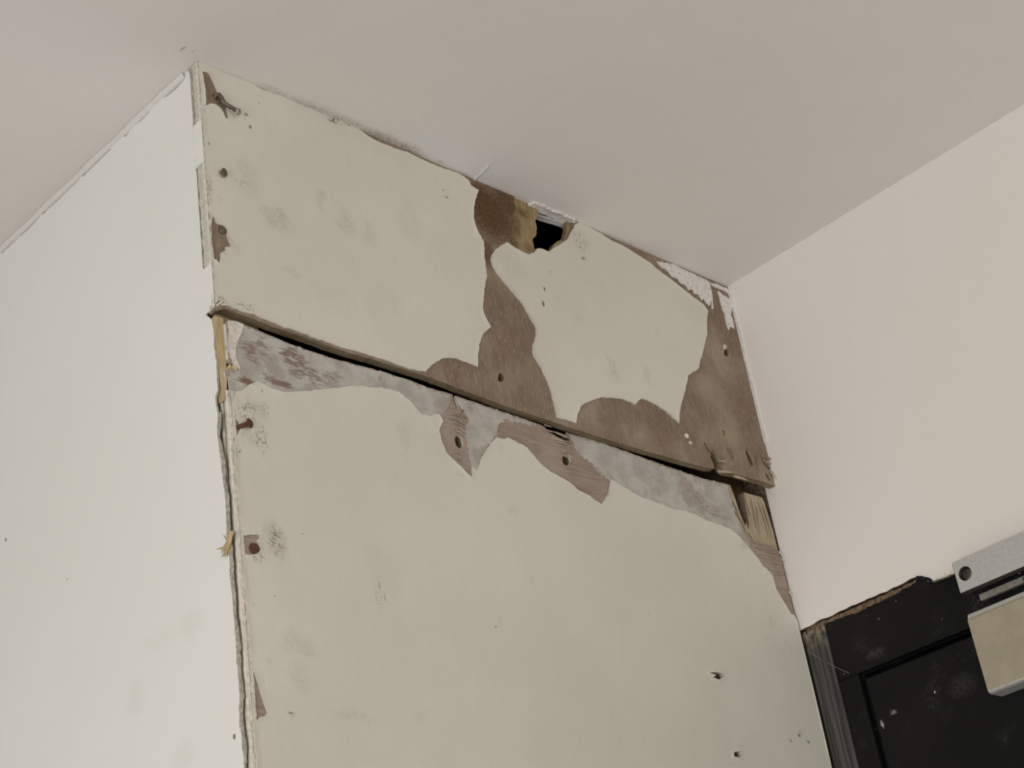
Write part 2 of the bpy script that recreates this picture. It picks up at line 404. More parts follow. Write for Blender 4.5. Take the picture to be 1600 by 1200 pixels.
def bdist(pts, loops):
    pts = np.asarray(pts); d = np.full(len(pts), 9.0)
    for lp in loops:
        a = np.asarray(lp); b = np.roll(a, -1, 0)
        for p, q in zip(a, b):
            v = q - p; L = v @ v
            if L == 0: continue
            t = np.clip(((pts - p) @ v) / L, 0, 1)
            d = np.minimum(d, np.hypot(*(pts - p - t[:, None] * v).T))
    return d
def sheet(name, plane, loops, h0, h1, mats, parent=None, lip=0.0, lipw=.0025, coarse=.03, fine=.0026, near=.006, wave=0.0, seed=0.0, hfun=None, smooth_front=False, fixed_edges=None):
    """a sheet with real thickness: outline plus holes in plane coordinates, from height h0 up to h1.
       torn edges curl up by 'lip'. material 0 = face, 1 = edges"""
    pts = []; edges = []; tot = []
    for lp in loops:
        s = len(pts); pts += [tuple(p[:2]) for p in lp]; n = len(lp)
        edges += [(s + i, s + (i + 1) % n) for i in range(n)]; tot.append([p[:2] for p in lp])
    A = np.array(pts); lo = A.min(0); hi = A.max(0)
    rng = np.random.default_rng(int(seed * 10) + 3)
    extra = []
    def grid(g, dmin, dmax, jit):
        xs = np.arange(lo[0], hi[0], g); ys = np.arange(lo[1], hi[1], g)
        G = np.array(np.meshgrid(xs, ys)).reshape(2, -1).T
        if len(G) == 0: return
        G = G + rng.uniform(-jit, jit, G.shape) * g
        G = G[inside(G, tot)]
        if len(G) == 0: return
        d = bdist(G, tot)
        extra.extend(map(tuple, G[(d > dmin) & (d < dmax)]))
    if lip > 0: grid(fine, fine * .45, near, .3)
    if wave > 0 or hfun or lip > 0: grid(coarse, max(near, coarse * .4), 9, .3)
    allp = [Vector(p) for p in pts + extra]
    vo, eo, fo, _, _, _ = delaunay_2d_cdt(allp, edges, [], 0, 1e-7)
    V = np.array([tuple(v) for v in vo])
    cen = np.array([V[list(f)].mean(0) for f in fo])
    keep = inside(cen, tot)
    faces = [f for f, k in zip(fo, keep) if k]
    cnt = {}
    for f in faces:
        for i in range(3):
            a, b = f[i], f[(i + 1) % 3]; cnt.setdefault((min(a, b), max(a, b)), []).append((a, b))
    bnd = [v[0] for v in cnt.values() if len(v) == 1]
    d = bdist(V, tot) if (lip > 0) else None
    hh = np.full(len(V), h1)
    for i, (x, y) in enumerate(V):
        if lip > 0:
            k = .5 + .9 * mnoise.noise(Vector((x * 55, y * 55, seed + 2)))
            hh[i] += lip * max(0, k) * math.exp(-d[i] / lipw)
        if wave > 0:
            hh[i] += wave * mnoise.noise(Vector((x * 9, y * 9, seed)))
        if hfun: hh[i] += hfun(x, y)
    bm = bmesh.new()
    fr = [bm.verts.new(plane.P(x, y, h)) for (x, y), h in zip(V, hh)]
    bk = [bm.verts.new(plane.P(x, y, h0)) for (x, y) in V]
    for f in faces:
        a = bm.faces.new([fr[i] for i in f]); a.material_index = 0
        b = bm.faces.new([bk[i] for i in reversed(f)]); b.material_index = 0
    for a, b in bnd:
        q = bm.faces.new((fr[a], bk[a], bk[b], fr[b])); q.material_index = 1 if (isinstance(mats, (list, tuple)) and len(mats) > 1) else 0
    loose = [v for v in bm.verts if not v.link_faces]
    bmesh.ops.delete(bm, geom=loose, context='VERTS')
    return from_bm(name, bm, mats, parent)
def pxl(plane, items):
    """list of pixels (u, v[, flag]) or ('m', a, b[, flag]) in metres -> plane coordinates"""
    out = []
    for it in items:
        if it[0] == 'm': out.append(tuple(it[1:]))
        else: out.append((*plane.px(it[0], it[1]), *it[2:]))
    return out
def ell(plane, u, v, ru, rv, n=12, rot=0.0, jit=.12, seed=1):
    r = random.Random(seed + u)
    out = []
    for i in range(n):
        t = 2 * math.pi * i / n; k = 1 + r.uniform(-jit, jit)
        x, y = ru * k * math.cos(t), rv * k * math.sin(t)
        out.append(plane.px(u + x * math.cos(rot) - y * math.sin(rot), v + x * math.sin(rot) + y * math.cos(rot)))
    return out
def tube(bm, pts, radii, seg=10, cap=True):
    rings = []
    up = Vector((0, 0, 1))
    for i, p in enumerate(pts):
        p = Vector(p)
        d = (Vector(pts[min(i + 1, len(pts) - 1)]) - Vector(pts[max(i - 1, 0)])).normalized()
        a = d.cross(up if abs(d.dot(up)) < .9 else Vector((1, 0, 0))).normalized(); b = d.cross(a)
        rings.append([bm.verts.new(p + (a * math.cos(2 * math.pi * k / seg) + b * math.sin(2 * math.pi * k / seg)) * radii[i]) for k in range(seg)])
    for r0, r1 in zip(rings, rings[1:]):
        for k in range(seg): bm.faces.new((r0[k], r0[(k + 1) % seg], r1[(k + 1) % seg], r1[k]))
    if cap:
        bm.faces.new(rings[0]); bm.faces.new(rings[-1])
def splinter(parent, p0, p1, w, nrm, mat, name='splinter', thick=.5, bend=0.0, seed=0):
    """a tapering sliver of wood from root p0 to tip p1"""
    bm = bmesh.new(); p0 = Vector(p0); p1 = Vector(p1); d = (p1 - p0); n = Vector(nrm).normalized()
    s = d.cross(n).normalized(); r = random.Random(seed)
    rings = []
    K = 4
    for i in range(K + 1):
        t = i / K; k = (1 - t) ** .7 * (1 + r.uniform(-.2, .2)) if i < K else .06
        c = p0 + d * t + n * bend * t * t
        ww = w * k / 2; th = w * thick * max(k, .1) / 2
        rings.append([bm.verts.new(c + s * ww + n * th * .3), bm.verts.new(c + n * th), bm.verts.new(c - s * ww + n * th * .2), bm.verts.new(c - n * th)])
    for a, b in zip(rings, rings[1:]):
        for k in range(4): bm.faces.new((a[k], a[(k + 1) % 4], b[(k + 1) % 4], b[k]))
    bm.faces.new(rings[0]); bm.faces.new(rings[-1])
    return from_bm(name, bm, mat, parent)

# ------------------------------------------------------------------ the setting
# ceiling
# its plaster rides up in a shallow hollow where it meets the front of the boxing
HOL = [(308, 0), (342, 2.5), (400, 6), (470, 11), (525, 13.5), (560, 9), (600, 11), (640, 12), (657, 3), (700, 1), (760, 0), (900, 0)]
HX = [FU.px(u, 97 + .4217 * (u - 308))[0] for u, d in HOL]; HZ = [d / 13500 for u, d in HOL]
def ceil_z(x, y):
    h = float(np.interp(x, HX, HZ)) if 0 <= x <= HX[-1] else 0.0
    k = math.exp(min(0, y + .0010) / .0085) if y < .02 else 0.0
    return H + h * k
xs = [-2.12, -1.2, -.5, -.12, -.03] + list(np.arange(0, W, .006)) + [W, .80]
ys = [-3.0, -1.2, -.4, -.15, -.08, -.05, -.035] + list(np.arange(-.028, .0161, .002)) + [.021, .1, .5, 1.74]
bm = bmesh.new()
gv = [[bm.verts.new((x, y, ceil_z(x, y))) for y in ys] for x in xs]
for i in range(len(xs) - 1):
    for j in range(len(ys) - 1):
        if xs[i] >= -1e-6 and xs[i + 1] <= W + 1e-6 and ys[j] >= .0105: continue
        bm.faces.new((gv[i][j], gv[i + 1][j], gv[i + 1][j + 1], gv[i][j + 1]))
for f in bm.faces: f.smooth = True
bm_box(bm, (-2.12, -3.0, H + .02), (0, 1.74, H + .10)); bm_box(bm, (0, -3.0, H + .02), (.80, .0105, H + .10)); bm_box(bm, (W, .0105, H + .02), (.80, 1.74, H + .10))
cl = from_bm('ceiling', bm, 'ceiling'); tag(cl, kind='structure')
# the dark void that the boxing encloses runs on above the ceiling
bm = bmesh.new()
bm_box(bm, (-.05, -.04, H + .45), (W + .05, 1.74, H + .47)); bm_box(bm, (-.05, -.04, H + .09), (0, 1.74, H + .45)); bm_box(bm, (W, -.04, H + .09), (W + .05, 1.74, H + .45))
bm_box(bm, (0, -.04, H + .09), (W, .0105, H + .45)); bm_box(bm, (0, 1.66, H), (W, 1.74, H + .45)); bm_box(bm, (0, .0107, H - .0005), (W, .0125, H + .1))
from_bm('void_lining', bm, 'plasterRaw', cl)
# thin skim patch where the old filler meets the board, and its chipped lower lip
pl = PCEIL
sheet('skim_patch', pl, [ragged(pxl(pl, [(776, 300), (800, 309), (830, 328), (850, 336), (872, 343), (888, 349), (880, 354), (862, 347), (842, 341), (815, 326), (795, 312), (778, 304)]), .002, .0012, 6.0)], 0.0, .0022, ['ceiling', 'smear'], cl, lip=.0006, seed=6.)
xa_, xb_ = FU.px(834, 335)[0], FU.px(896, 350)[0]
sheet('plaster_crumb', pl, [ragged([(xa_, .004), (xb_, .004), (xb_ + .002, -.001), (xb_ - .006, -.006), (xa_ + .02, -.004), (xa_ + .004, -.006), (xa_ - .004, -.001)], .002, .002, 5.0, 260)], -.012, .0016, ['smear', 'smear'], cl, lip=.0016, lipw=.004, seed=5., fine=.002)
sheet('skim_patch', pl, [ragged(pxl(pl, [(735, 283), (748, 272), (760, 260), (764, 257), (763, 261), (751, 272), (739, 285)]), .002, .0012, 7.0, 300)], 0.0, .0010, ['ceiling', 'ceiling'], cl, seed=7.)

# floor and the remaining walls of the room
tag(box('floor', (-2.12, -3.0, -.06), (0.80, 1.62, 0), 'floor'), kind='structure')
def wall_with_hole(name, axis, pos, lo, hi, hole, t):
    """plain wall slab with one rectangular opening, axis = 'x' or 'y'"""
    bm = bmesh.new()
    (a0, z0), (a1, z1) = lo, hi; h0, hz0, h1, hz1 = hole
    for (p, q, r, s) in ((a0, z0, h0, z1), (h1, z0, a1, z1), (h0, z0, h1, hz0), (h0, hz1, h1, z1)):
        if q - p == 0: continue
        if axis == 'x': bm_box(bm, (pos, p, q), (pos + t, r, s))
        else: bm_box(bm, (p, pos, q), (r, pos + t, s))
    return tag(from_bm(name, bm, 'plaster'), kind='structure')
ww = wall_with_hole('wall_window_side', 'x', -2.12, (-3.0, 0), (1.62, H), (-1.5, .68, -.3, 1.72), -.12)
wr = wall_with_hole('wall_rear', 'y', -3.0, (-2.12, 0), (0.80, H), (-.57, .78, .47, 2.12), -.12)
tag(box('wall_far', (-2.12, 1.62, 0), (0.80, 1.74, H), 'plaster'), kind='structure')
def window(name, axis, pos, h):
    h0, z0, h1, z1 = h
    bm = bmesh.new()
    for (p, q, r, s) in ((h0, z0, h0 + .05, z1), (h1 - .05, z0, h1, z1), (h0, z0, h1, z0 + .05), (h0, z1 - .05, h1, z1), ((h0 + h1) / 2 - .02, z0, (h0 + h1) / 2 + .02, z1)):
        if axis == 'x': bm_box(bm, (pos, p, q), (pos - .05, r, s))
        else: bm_box(bm, (p, pos, q), (r, pos - .05, s))
    return tag(from_bm(name, bm, 'glass'), kind='structure')
window('window_1', 'x', -2.18, (-1.5, .68, -.3, 1.72))
window('added_window_2', 'y', -3.06, (-.57, .78, .47, 2.12))  # unseen window, made up to carry the rear fill light

# left face of the boxing: a painted board with a ragged front edge
PLd = PLEFT
edge_px = [(296, 108), (298, 130), (300, 155), (301, 180), (302, 200), (305, 204), (307, 218), (309, 238), (311, 272), (312, 285), (311, 302), (314, 335), (317, 377), (320, 402), (324, 420),
           (327, 445), (327, 458), (324, 492), (331, 500), (334, 516), (334, 540), (337, 560), (339, 590), (341, 606), (336, 620), (340, 646), (339, 676), (341, 690), (345, 720), (349, 756), (352, 780), (353, 805), (355, 838), (357, 860),
           (359, 876), (361, 910), (365, 960), (370, 1000), (373, 1050), (377, 1090), (374, 1110), (375, 1130), (378, 1160), (381, 1194)]
e = pxl(PLd, edge_px)
e = [(min(a, -.0030 if b < 2.17 else -.0105), b) for a, b in e]
loop = [(e[0][0], H, 's'), (-1.62, H, 's'), (-1.62, 0, 's'), (-.006, 0, 's'), (-.006, 1.80)] + e[::-1]
# cracks along the filler bead under the ceiling
def bead_k(y):
    return .0036 + .0010 * mnoise.noise(Vector((y * 25, 7, 2))) + .0003 * mnoise.noise(Vector((y * 180, 9, 2)))
def slit(u0, u1, w):
    y0, y1 = [-PLd.px(u, 387 - .955 * u)[0] for u in (u0, u1)]
    n = max(4, int(abs(y1 - y0) / .004)); up_, dn_ = [], []
    for i in range(n + 1):
        y = y0 + (y1 - y0) * i / n
        z = H - bead_k(y) - .0007 + .0004 * mnoise.noise(Vector((y * 160, 3, 3)))
        ww = w * (.25 + .75 * math.sin(math.pi * i / n)) * (1 + .6 * mnoise.noise(Vector((y * 240, 1, 6))))
        up_.append((-y, z + ww + .0004)); dn_.append((-y, z - ww))
    return up_ + dn_[::-1]
slits = [slit(288, 257, .0016), slit(233, 214, .0007), slit(201, 194, .0007), slit(172, 127, .0009), slit(124, 66, .0009), slit(62, 30, .0013), slit(27, 2, .0009)]
wl = sheet('wall_left', PLd, [ragged(loop, .0025, .0007, 1.0)] + slits, -.0016, 0.0, ['left', 'grimeShade'], None)
tag(wl, kind='structure')
box('backing_board', (.0075, .02, 2.0), (.012, .9, H - .001), 'grimeShade', wl)
# grimy frayed edge strip of that board along the corner
g = [(e[i][0] , e[i][1]) for i in range(len(e)) if e[i][1] < 2.105]
gl = [(a - .0003, b) for a, b in g] + [(min(a + .0022 + .0008 * math.sin(b * 190), .0004), b) for a, b in g[::-1]]
sheet('frayed_edge', PLd, [ragged(gl, .002, .0012, 9.0, 260)], -.0015, -.0003, ['grimeShade', 'grimeShade'], wl, lip=.0005, seed=9., fine=.002)
g = [(a, b) for a, b in e if 2.345 < b < 2.40]
gl = [(a + .0045, b) for a, b in g] + [(a - .0004, b) for a, b in g[::-1]]
sheet('exposed_timber', FU, [ragged([(.0006, 2.1712, 's'), (.0074, 2.1712, 's'), (.0074, 2.122), (.0060, 2.112), (.0042, 2.104), (.0034, 2.106), (.0024, 2.124), (.0012, 2.146)], .003, .0004, 8.)], -.0110, -.0014, ['timber', 'timber'], wl)
# filler bead in the corner between ceiling and left face
bm = bmesh.new(); rows = []
rr = random.Random(3)
N_ = 260
for i in range(N_ + 1):
    y = .0165 + (1.6 - .0165) * (i / N_) ** 1.6
    w = .0040 + .0010 * mnoise.noise(Vector((y * 30, 1, 2))) + .0002 * mnoise.noise(Vector((y * 200, 4, 2)))
    k = .0036 + .0010 * mnoise.noise(Vector((y * 25, 7, 2))) + .0003 * mnoise.noise(Vector((y * 180, 9, 2)))
    rows.append([bm.verts.new(p) for p in ((.003, y, H + .001), (-w, y, H - .0002), (-w * .55, y, H - k * .35), (-.0010, y, H - k), (.003, y, H - k))])
for a, b in zip(rows, rows[1:]):
    for k in range(4): bm.faces.new((a[k], a[k + 1], b[k + 1], b[k]))
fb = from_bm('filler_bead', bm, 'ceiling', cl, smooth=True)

# right wall with its ragged plaster edge over the door head
PR = PRIGHT
top_px = [(1250, 985), (1258, 981), (1268, 977), (1280, 969), (1300, 962), (1320, 952), (1340, 943), (1360, 934), (1380, 926), (1400, 917), (1415, 909), (1428, 903), (1434, 900), (1444, 901), (1453, 903), (1457, 906), (1464, 904), (1474, 898), (1484, 894)]
tp = pxl(PR, top_px)
tp[0] = (-.012, tp[0][1])
lp = [(-.012, H, 's')] + [(2.999, H, 's'), (2.999, 0, 's'), (.905, 0, 's'), (.905, 2.030, 's')] + [(.25, 2.029)] + [(a, b) for a, b in tp[::-1]]
lp = lp[::-1]
wrt = sheet('wall_right', PR, [ragged(lp, .003, .0010, 2.0)], -.012, 0.0, ['plaster', 'plasterRaw'], None); tag(wrt, kind='structure')
box('wall_right_backing', (W + .0121, -3.0, 2.032), (W + .15, .02, H), 'plaster', wrt)
box('wall_right_backing', (W + .0121, .012, 0), (W + .15, 1.74, H), 'plasterRaw', wrt)
box('wall_right_backing', (W + .0003, .0122, 0), (W + .012, 1.62, H), 'plasterRaw', wrt)
box('wall_right_backing', (W + .0121, -3.0, 0), (W + .15, -.905, 2.032), 'plaster', wrt)
# sealant line down the joint between the right wall and the upper board
sp = [(1146, 449), (1149, 460), (1153, 485), (1158, 505), (1164, 530), (1170, 556), (1178, 592), (1185, 620), (1192, 645), (1198, 668), (1203, 690)]
s1 = pxl(PR, sp)
sl = [(.0030 + .0005 * math.sin(i * 2.1), b) for i, (a, b) in enumerate(s1)] + [(-.001, b) for a, b in s1[::-1]]
sheet('sealant_line', PR, [ragged(sl, .002, .0006, 12.0)], -.0005, .0012, ['white', 'white'], wrt, lip=.0006, seed=12., fine=.0015)

# ------------------------------------------------------------------ door in the right wall
door = empty('door_1', (W, -.44, 0), kind='structure')
XF = W + .0028          # face of the frame, a little behind the plaster
def rbox(name, y0, y1, z0, z1, x0, x1, mat, parent, bevel=.0012):
    return box(name, (x0, y0, z0), (x1, y1, z1), mat, parent, bevel)
rbox('frame_head', -.0145, -.90, 1.9725, 2.040, XF, W + .011, 'black', door)
rbox('frame_jamb', -.0145, -.0365, 0, 1.9722, XF, W + .011, 'black', door)
rbox('frame_jamb', -.861, -.90, 0, 1.9722, XF, W + .011, 'black', door)
# brushed outer edge of the near jamb: two stepped mouldings with a chamfer
bm = bmesh.new()
prof = [(W + .011, .011), (W + .0015, .011), (W - .0012, .0065), (W - .0008, -.0010), (W + .0008, -.0042), (W - .0016, -.0070), (W - .0010, -.0095), (XF + .0002, -.0146), (W + .011, -.0146)]
r0 = [bm.verts.new((x, y, 0)) for x, y in prof]; r1 = [bm.verts.new((x, y, 2.0265)) for x, y in prof]
for k in range(len(prof)): bm.faces.new((r0[k], r0[(k + 1) % len(prof)], r1[(k + 1) % len(prof)], r1[k]))
bm.faces.new(r0); bm.faces.new(r1)
from_bm('jamb_moulding', bm, 'streak', door)
rbox('door_leaf', -.0425, -.855, .006, 1.9655, XF + .0006, W + .040, 'black', door, .0015)
rbox('frame_lining', .0118, -.0365, 0, 2.031, W + .0125, W + .12, 'black', door)
rbox('frame_lining', -.0366, -.90, 1.9725, 2.031, W + .0125, W + .12, 'black', door)
rbox('frame_lining', -.861, -.90, 0, 1.9722, W + .0125, W + .12, 'black', door)
rbox('door_stop', -.02, -.88, 0, 2.0, W + .045, W + .06, 'black', door)
# ragged brown strip of old paint between plaster and frame
b1 = pxl(PR, [(1256, 983), (1280, 972), (1320, 955), (1360, 937), (1400, 920), (1430, 905)])
b2 = pxl(PR, [(1428, 910), (1400, 926), (1372, 940), (1345, 953), (1315, 964), (1285, 976), (1262, 986)])
sheet('old_paint_edge', PR, [ragged(b1 + b2, .002, .0012, 14.0)], -.0040, -.0016, ['plasterRaw', 'plasterRaw'], door, seed=14.)
cp = pxl(PR, [(1434, 900), (1444, 901), (1453, 903), (1459, 908), (1447, 907), (1437, 906), (1430, 905)])
sheet('old_paint_edge', PR, [ragged(cp, .002, .0005, 15.0)], -.0028, .0006, ['black', 'black'], door, lip=.001, seed=15.)
pf = pxl(PR, [(1458, 909), (1470, 905), (1486, 898), (1500, 893), (1500, 885), (1484, 893), (1474, 897), (1463, 904)])
sheet('plaster_flake', PR, [ragged(pf, .002, .0007, 16.0)], -.003, .0012, ['smear', 'timber'], wrt, lip=.001, seed=16.)

# ------------------------------------------------------------------ door closer
cl_root = empty('door_closer', (W - .02, -.27, 1.95), 'metal sliding-track door closer at the top of the black door', 'door closer')
RD = .018
PT = Plane((W - RD, 0, 0), (0, -1, 0), (0, 0, 1))       # front of the track
tl = PT.px(1485, 881); bl = PT.px(1503, 925); tr = PT.px(1600, 829)
z1, z0, ya = (tl[1] + tr[1]) / 2, bl[1] - .0005, (tl[0] + bl[0]) / 2
yb = ya + .43
# track: a channel open underneath, its face pierced for a screw
sc = PT.px(1508, 896); sr = .0062
bm = bmesh.new()
hole = [(sc[0] + sr * math.cos(2 * math.pi * i / 28), sc[1] + sr * math.sin(2 * math.pi * i / 28)) for i in range(28)]
hole2 = [(2 * ((ya + yb) / 2) - a, b) for a, b in hole]
trk = sheet('track_face', PT, [[(ya, z0), (yb, z0), (yb, z1), (ya, z1)], hole, hole2], -.0095, 0, ['alu', 'aluDark'], cl_root)
rbox('track_back', -ya, -yb, z0 + .004, z1 - .0003, W - RD + .0096, XF - .0001, 'alu', cl_root, .0004)
rbox('track_end_cap', -ya + .0009, -ya, z0 + .0008, z1 - .0008, W - RD + .001, XF - .0002, 'aluDark', cl_root, .0002)
for cxy in (sc, (ya + yb - sc[0], sc[1])):
    p = PT.P(cxy[0], cxy[1], -.0068)
    bm = bmesh.new()
    n = PT.n
    prof = [(.0001, .0020), (.0022, .0020), (.0025, .0030), (.0046, .0026), (.0054, .0012), (.0054, -.003)]
    rings = []
    for r, h in prof:
        rings.append([bm.verts.new(p + n * h + (PT.a * math.cos(2 * math.pi * k / 24) + PT.b * math.sin(2 * math.pi * k / 24)) * r) for k in range(24)])
    for a, b in zip(rings, rings[1:]):
        for k in range(24): bm.faces.new((a[k], a[(k + 1) % 24], b[(k + 1) % 24], b[k]))
    bm.faces.new(rings[0])
    from_bm('track_screw', bm, 'aluDark', cl_root)
# slider and arm below the track
PA = Plane((W - .009, 0, 0), (0, -1, 0), (0, 0, 1))
q0 = PA.px(1529, 929); q1 = PA.px(1534, 938); q2 = PA.px(1600, 899)
at, ab = (q0[1] + q2[1]) / 2, q1[1]
arm_z = (at + ab) / 2
rbox('arm', -q0[0], -(q0[0] + .27), ab, at, W - .009, W - .004, 'arm', cl_root, .0006)
rbox('slider', -(ya + .275), -(ya + .300), ab - .001, z0 + .0035, W - .011, W - .0045, 'aluDark', cl_root, .001)
# body
BD = .017
PB = Plane((W - BD, 0, 0), (0, -1, 0), (0, 0, 1))
t1 = PB.px(1507, 961); b1 = PB.px(1548, 1083); yb0 = (t1[0] + b1[0]) / 2
zt, zb = PB.px(1560, 938)[1], b1[1]
yb1 = yb0 + .235
bm = bmesh.new()
prof = [(XF + .0005, zb), (W - BD + .0030, zb), (W - BD + .0006, zb + .0010), (W - BD - .0005, zb + .0024), (W - BD - .0005, zt - .0062), (W - BD + .0006, zt - .0046), (W - BD + .0022, zt - .0008), (W - BD + .004, zt), (XF + .0005, zt)]
r0 = [bm.verts.new((x, -yb0, z)) for x, z in prof]; r1 = [bm.verts.new((x, -yb1, z)) for x, z in prof]
for k in range(len(prof)):
    f = bm.faces.new((r0[k], r0[(k + 1) % len(prof)], r1[(k + 1) % len(prof)], r1[k]))
    f.material_index = 1 if k in (0, 1, 2, 5, 6) else 0
bm.faces.new(r0); bm.faces.new(r1)
from_bm('closer_body', bm, ['bronze', 'alu'], cl_root)
ps = Vector((W - BD + .021, -(ya + .05), zt))
bm = bmesh.new(); tube(bm, [Vector((W - BD + .006, -(ya + .06), zt - .001)), Vector((W - BD + .006, -(ya + .06), arm_z - .0005))], [.005, .005], 16)
from_bm('arm_spindle', bm, 'aluDark', cl_root)

# ------------------------------------------------------------------ timber behind the panels
bt = box('timber_batten', (.0075, .0112, 0), (.0465, .046, H - .002), 'timber', None, .001)
tag(bt, 'tan timber batten glimpsed in the corner gap left of the lower panel', 'batten')
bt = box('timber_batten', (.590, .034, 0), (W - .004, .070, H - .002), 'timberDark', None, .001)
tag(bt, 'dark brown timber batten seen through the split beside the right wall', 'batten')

# ------------------------------------------------------------------ upper panel
ZB = 2.1735
up = empty('plywood_panel', (W / 2, 0, ZB), 'upper plywood panel under the ceiling with big patches of cream paint torn off', 'plywood panel')
P = FU
hole_px = [(842, 322), (856, 330), (872, 336), (887, 342), (887, 360), (882, 374), (874, 375), (870, 378), (864, 386), (856, 393), (851, 389), (845, 386), (837, 388), (834, 373), (840, 366), (841, 355), (838, 344), (843, 334)]
right_top = [(1146, 449, 's'), (1209, 712)]
bottom_right = [(1216, 735), (1222, 764), (1208, 758), (1190, 752), (1172, 748), (1150, 741), (1134, 738), (1128, 733), (1124, 722), (1112, 703), (1104, 694), (1107, 706), (1114, 722), (1117, 732), (1108, 732)]
bl_px = [(1060, 719), (1000, 702), (930, 681), (860, 658), (800, 638), (730, 612), (664, 587), (600, 567), (525, 545), (462, 522), (425, 510), (400, 500), (375, 491), (352, 482)]
bd = pxl(P, bl_px)
core_loop = [(.0004, H + .010, 's'), (W - .0012, H + .010, 's')] + pxl(P, [(1150, 470, 's'), (1172, 560, 's'), (1205, 685), (1210, 712)] + bottom_right) + bd + [(.0004, ZB + .001, 's')]
HC = [ragged(pxl(P, hole_px), .002, .0008, 21.)]
nail_holes = [ell(P, 783, 590, 5, 7.5, 12), ell(P, 1135, 551, 4, 6, 10), ell(P, 1130, 677, 3, 5, 10)]
shallow = [pxl(P, [(1135, 698), (1142, 706), (1147, 717), (1145, 718), (1138, 708)]), pxl(P, [(1168, 700), (1173, 712), (1177, 727), (1174, 728), (1168, 716), (1165, 706)]), pxl(P, [(1188, 711), (1194, 722), (1203, 731), (1212, 737), (1211, 739), (1201, 734), (1192, 724)]), pxl(P, [(1196, 736), (1204, 750), (1203, 752), (1197, 744)]), pxl(P, [(1099, 688), (1106, 698), (1112, 712), (1109, 711), (1102, 700)])]
deep = shallow[1:4]
CL = ragged(core_loop, .004, .0006, 22.)
sheet('core_ply', P, [CL] + HC + nail_holes[:2] + deep, -.0070, -.0016, ['coreGold', 'edge'], up)
ven_hole = [(820, 300), (850, 318), (880, 330), (893, 342), (893, 358), (886, 372), (878, 380), (866, 388), (856, 396), (845, 390), (838, 392), (832, 398), (822, 399), (808, 394), (799, 385), (797, 372), (800, 355), (797, 338), (806, 325), (802, 312), (808, 300)]
sheet('face_veneer', P, [CL] + [ragged(pxl(P, ven_hole), .0016, .0026, 23., 230)] + nail_holes + shallow, -.00155, 0.0, ['veneerU', 'edge'], up)
# paint, left of the tear
pL = [('m', .0006, H - .0008), (330, 101), (342, 105), (367, 117), (400, 136), (435, 150), (465, 159), (480, 164), (500, 175), (510, 181), (527, 188), (545, 195), (560, 203), (572, 212), (585, 220), (598, 226), (612, 231), (640, 241), (675, 257), (705, 268), (722, 275), (731, 282), (735, 291), (747, 298),
      (742, 311), (739, 325), (739, 340), (742, 354), (747, 366), (755, 378), (756, 390), (755, 402), (758, 418), (760, 432), (757, 445), (755, 455), (754, 472), (755, 490), (760, 502), (766, 512), (757, 519), (750, 529), (747, 540), (746, 552), (746, 574), (737, 570), (727, 566), (712, 561), (700, 560), (690, 561), (675, 569), (664, 582),
      (640, 578), (600, 563), (560, 551), (525, 541), (490, 529), (462, 518), (440, 511), (425, 505), (400, 494), (375, 487), (360, 481), (350, 476), (341, 470), ('m', .0006, ZB + .007)]
h1 = [(315, 112), (324, 114), (329, 122), (333, 130), (336, 138), (338, 143), (347, 152), (351, 158), (354, 165), (353, 172), (356, 184), (352, 187), (348, 176), (344, 170), (337, 165), (328, 163), (321, 166), (320, 150), (319, 135), (317, 122)]
h2 = [(332, 338), (335, 345), (337, 349), (343, 352), (349, 355), (353, 367), (357, 378), (360, 384), (356, 387), (351, 387), (351, 393), (344, 396), (343, 405), (341, 412), (337, 407), (333, 406), (331, 390), (329, 375), (329, 352)]
sheet('paint_film', P, [ragged(pxl(P, pL), .0022, .0009, 24.), ragged(pxl(P, h1), .0015, .0007, 25.), ragged(pxl(P, h2), .0015, .0005, 26.)], .00005, .0007, ['creamU', 'creamE'], up, lip=.0009, seed=24., wave=.0004)
# paint, right of the tear
pR = [(790, 380), (782, 384), (774, 390), (768, 398), (766, 406), (769, 417), (777, 429), (787, 442), (801, 458), (815, 475), (827, 496), (836, 512), (837, 524), (832, 537), (831, 548), (833, 558), (840, 568), (848, 582), (855, 598), (860, 612), (865, 632), (869, 653),
      (885, 657), (899, 662), (900, 650), (905, 636), (915, 630), (925, 626), (940, 622), (958, 623), (975, 625), (985, 629), (991, 633), (996, 627), (1003, 624), (1013, 628), (1024, 633), (1036, 641), (1048, 651), (1060, 662), (1060, 648), (1063, 632), (1068, 614), (1071, 602), (1073, 588), (1083, 581), (1090, 577), (1092, 566), (1095, 558), (1099, 541), (1103, 526), (1103, 505), (1105, 486), (1097, 476),
      (1080, 463), (1065, 452), (1045, 436), (1025, 420), (1010, 408), (997, 400), (983, 391), (971, 384), (955, 377), (940, 367), (925, 359), (912, 352), (903, 349), (897, 352), (893, 360), (889, 368), (884, 376), (876, 381), (866, 387), (856, 395), (847, 390), (838, 389), (833, 396), (825, 399), (815, 395), (806, 390), (797, 384)]
sheet('paint_film', P, [ragged(pxl(P, pR), .0022, .0008, 27.)], .00005, .0008, ['creamU', 'creamE'], up, lip=.0010, seed=27., wave=.0004)
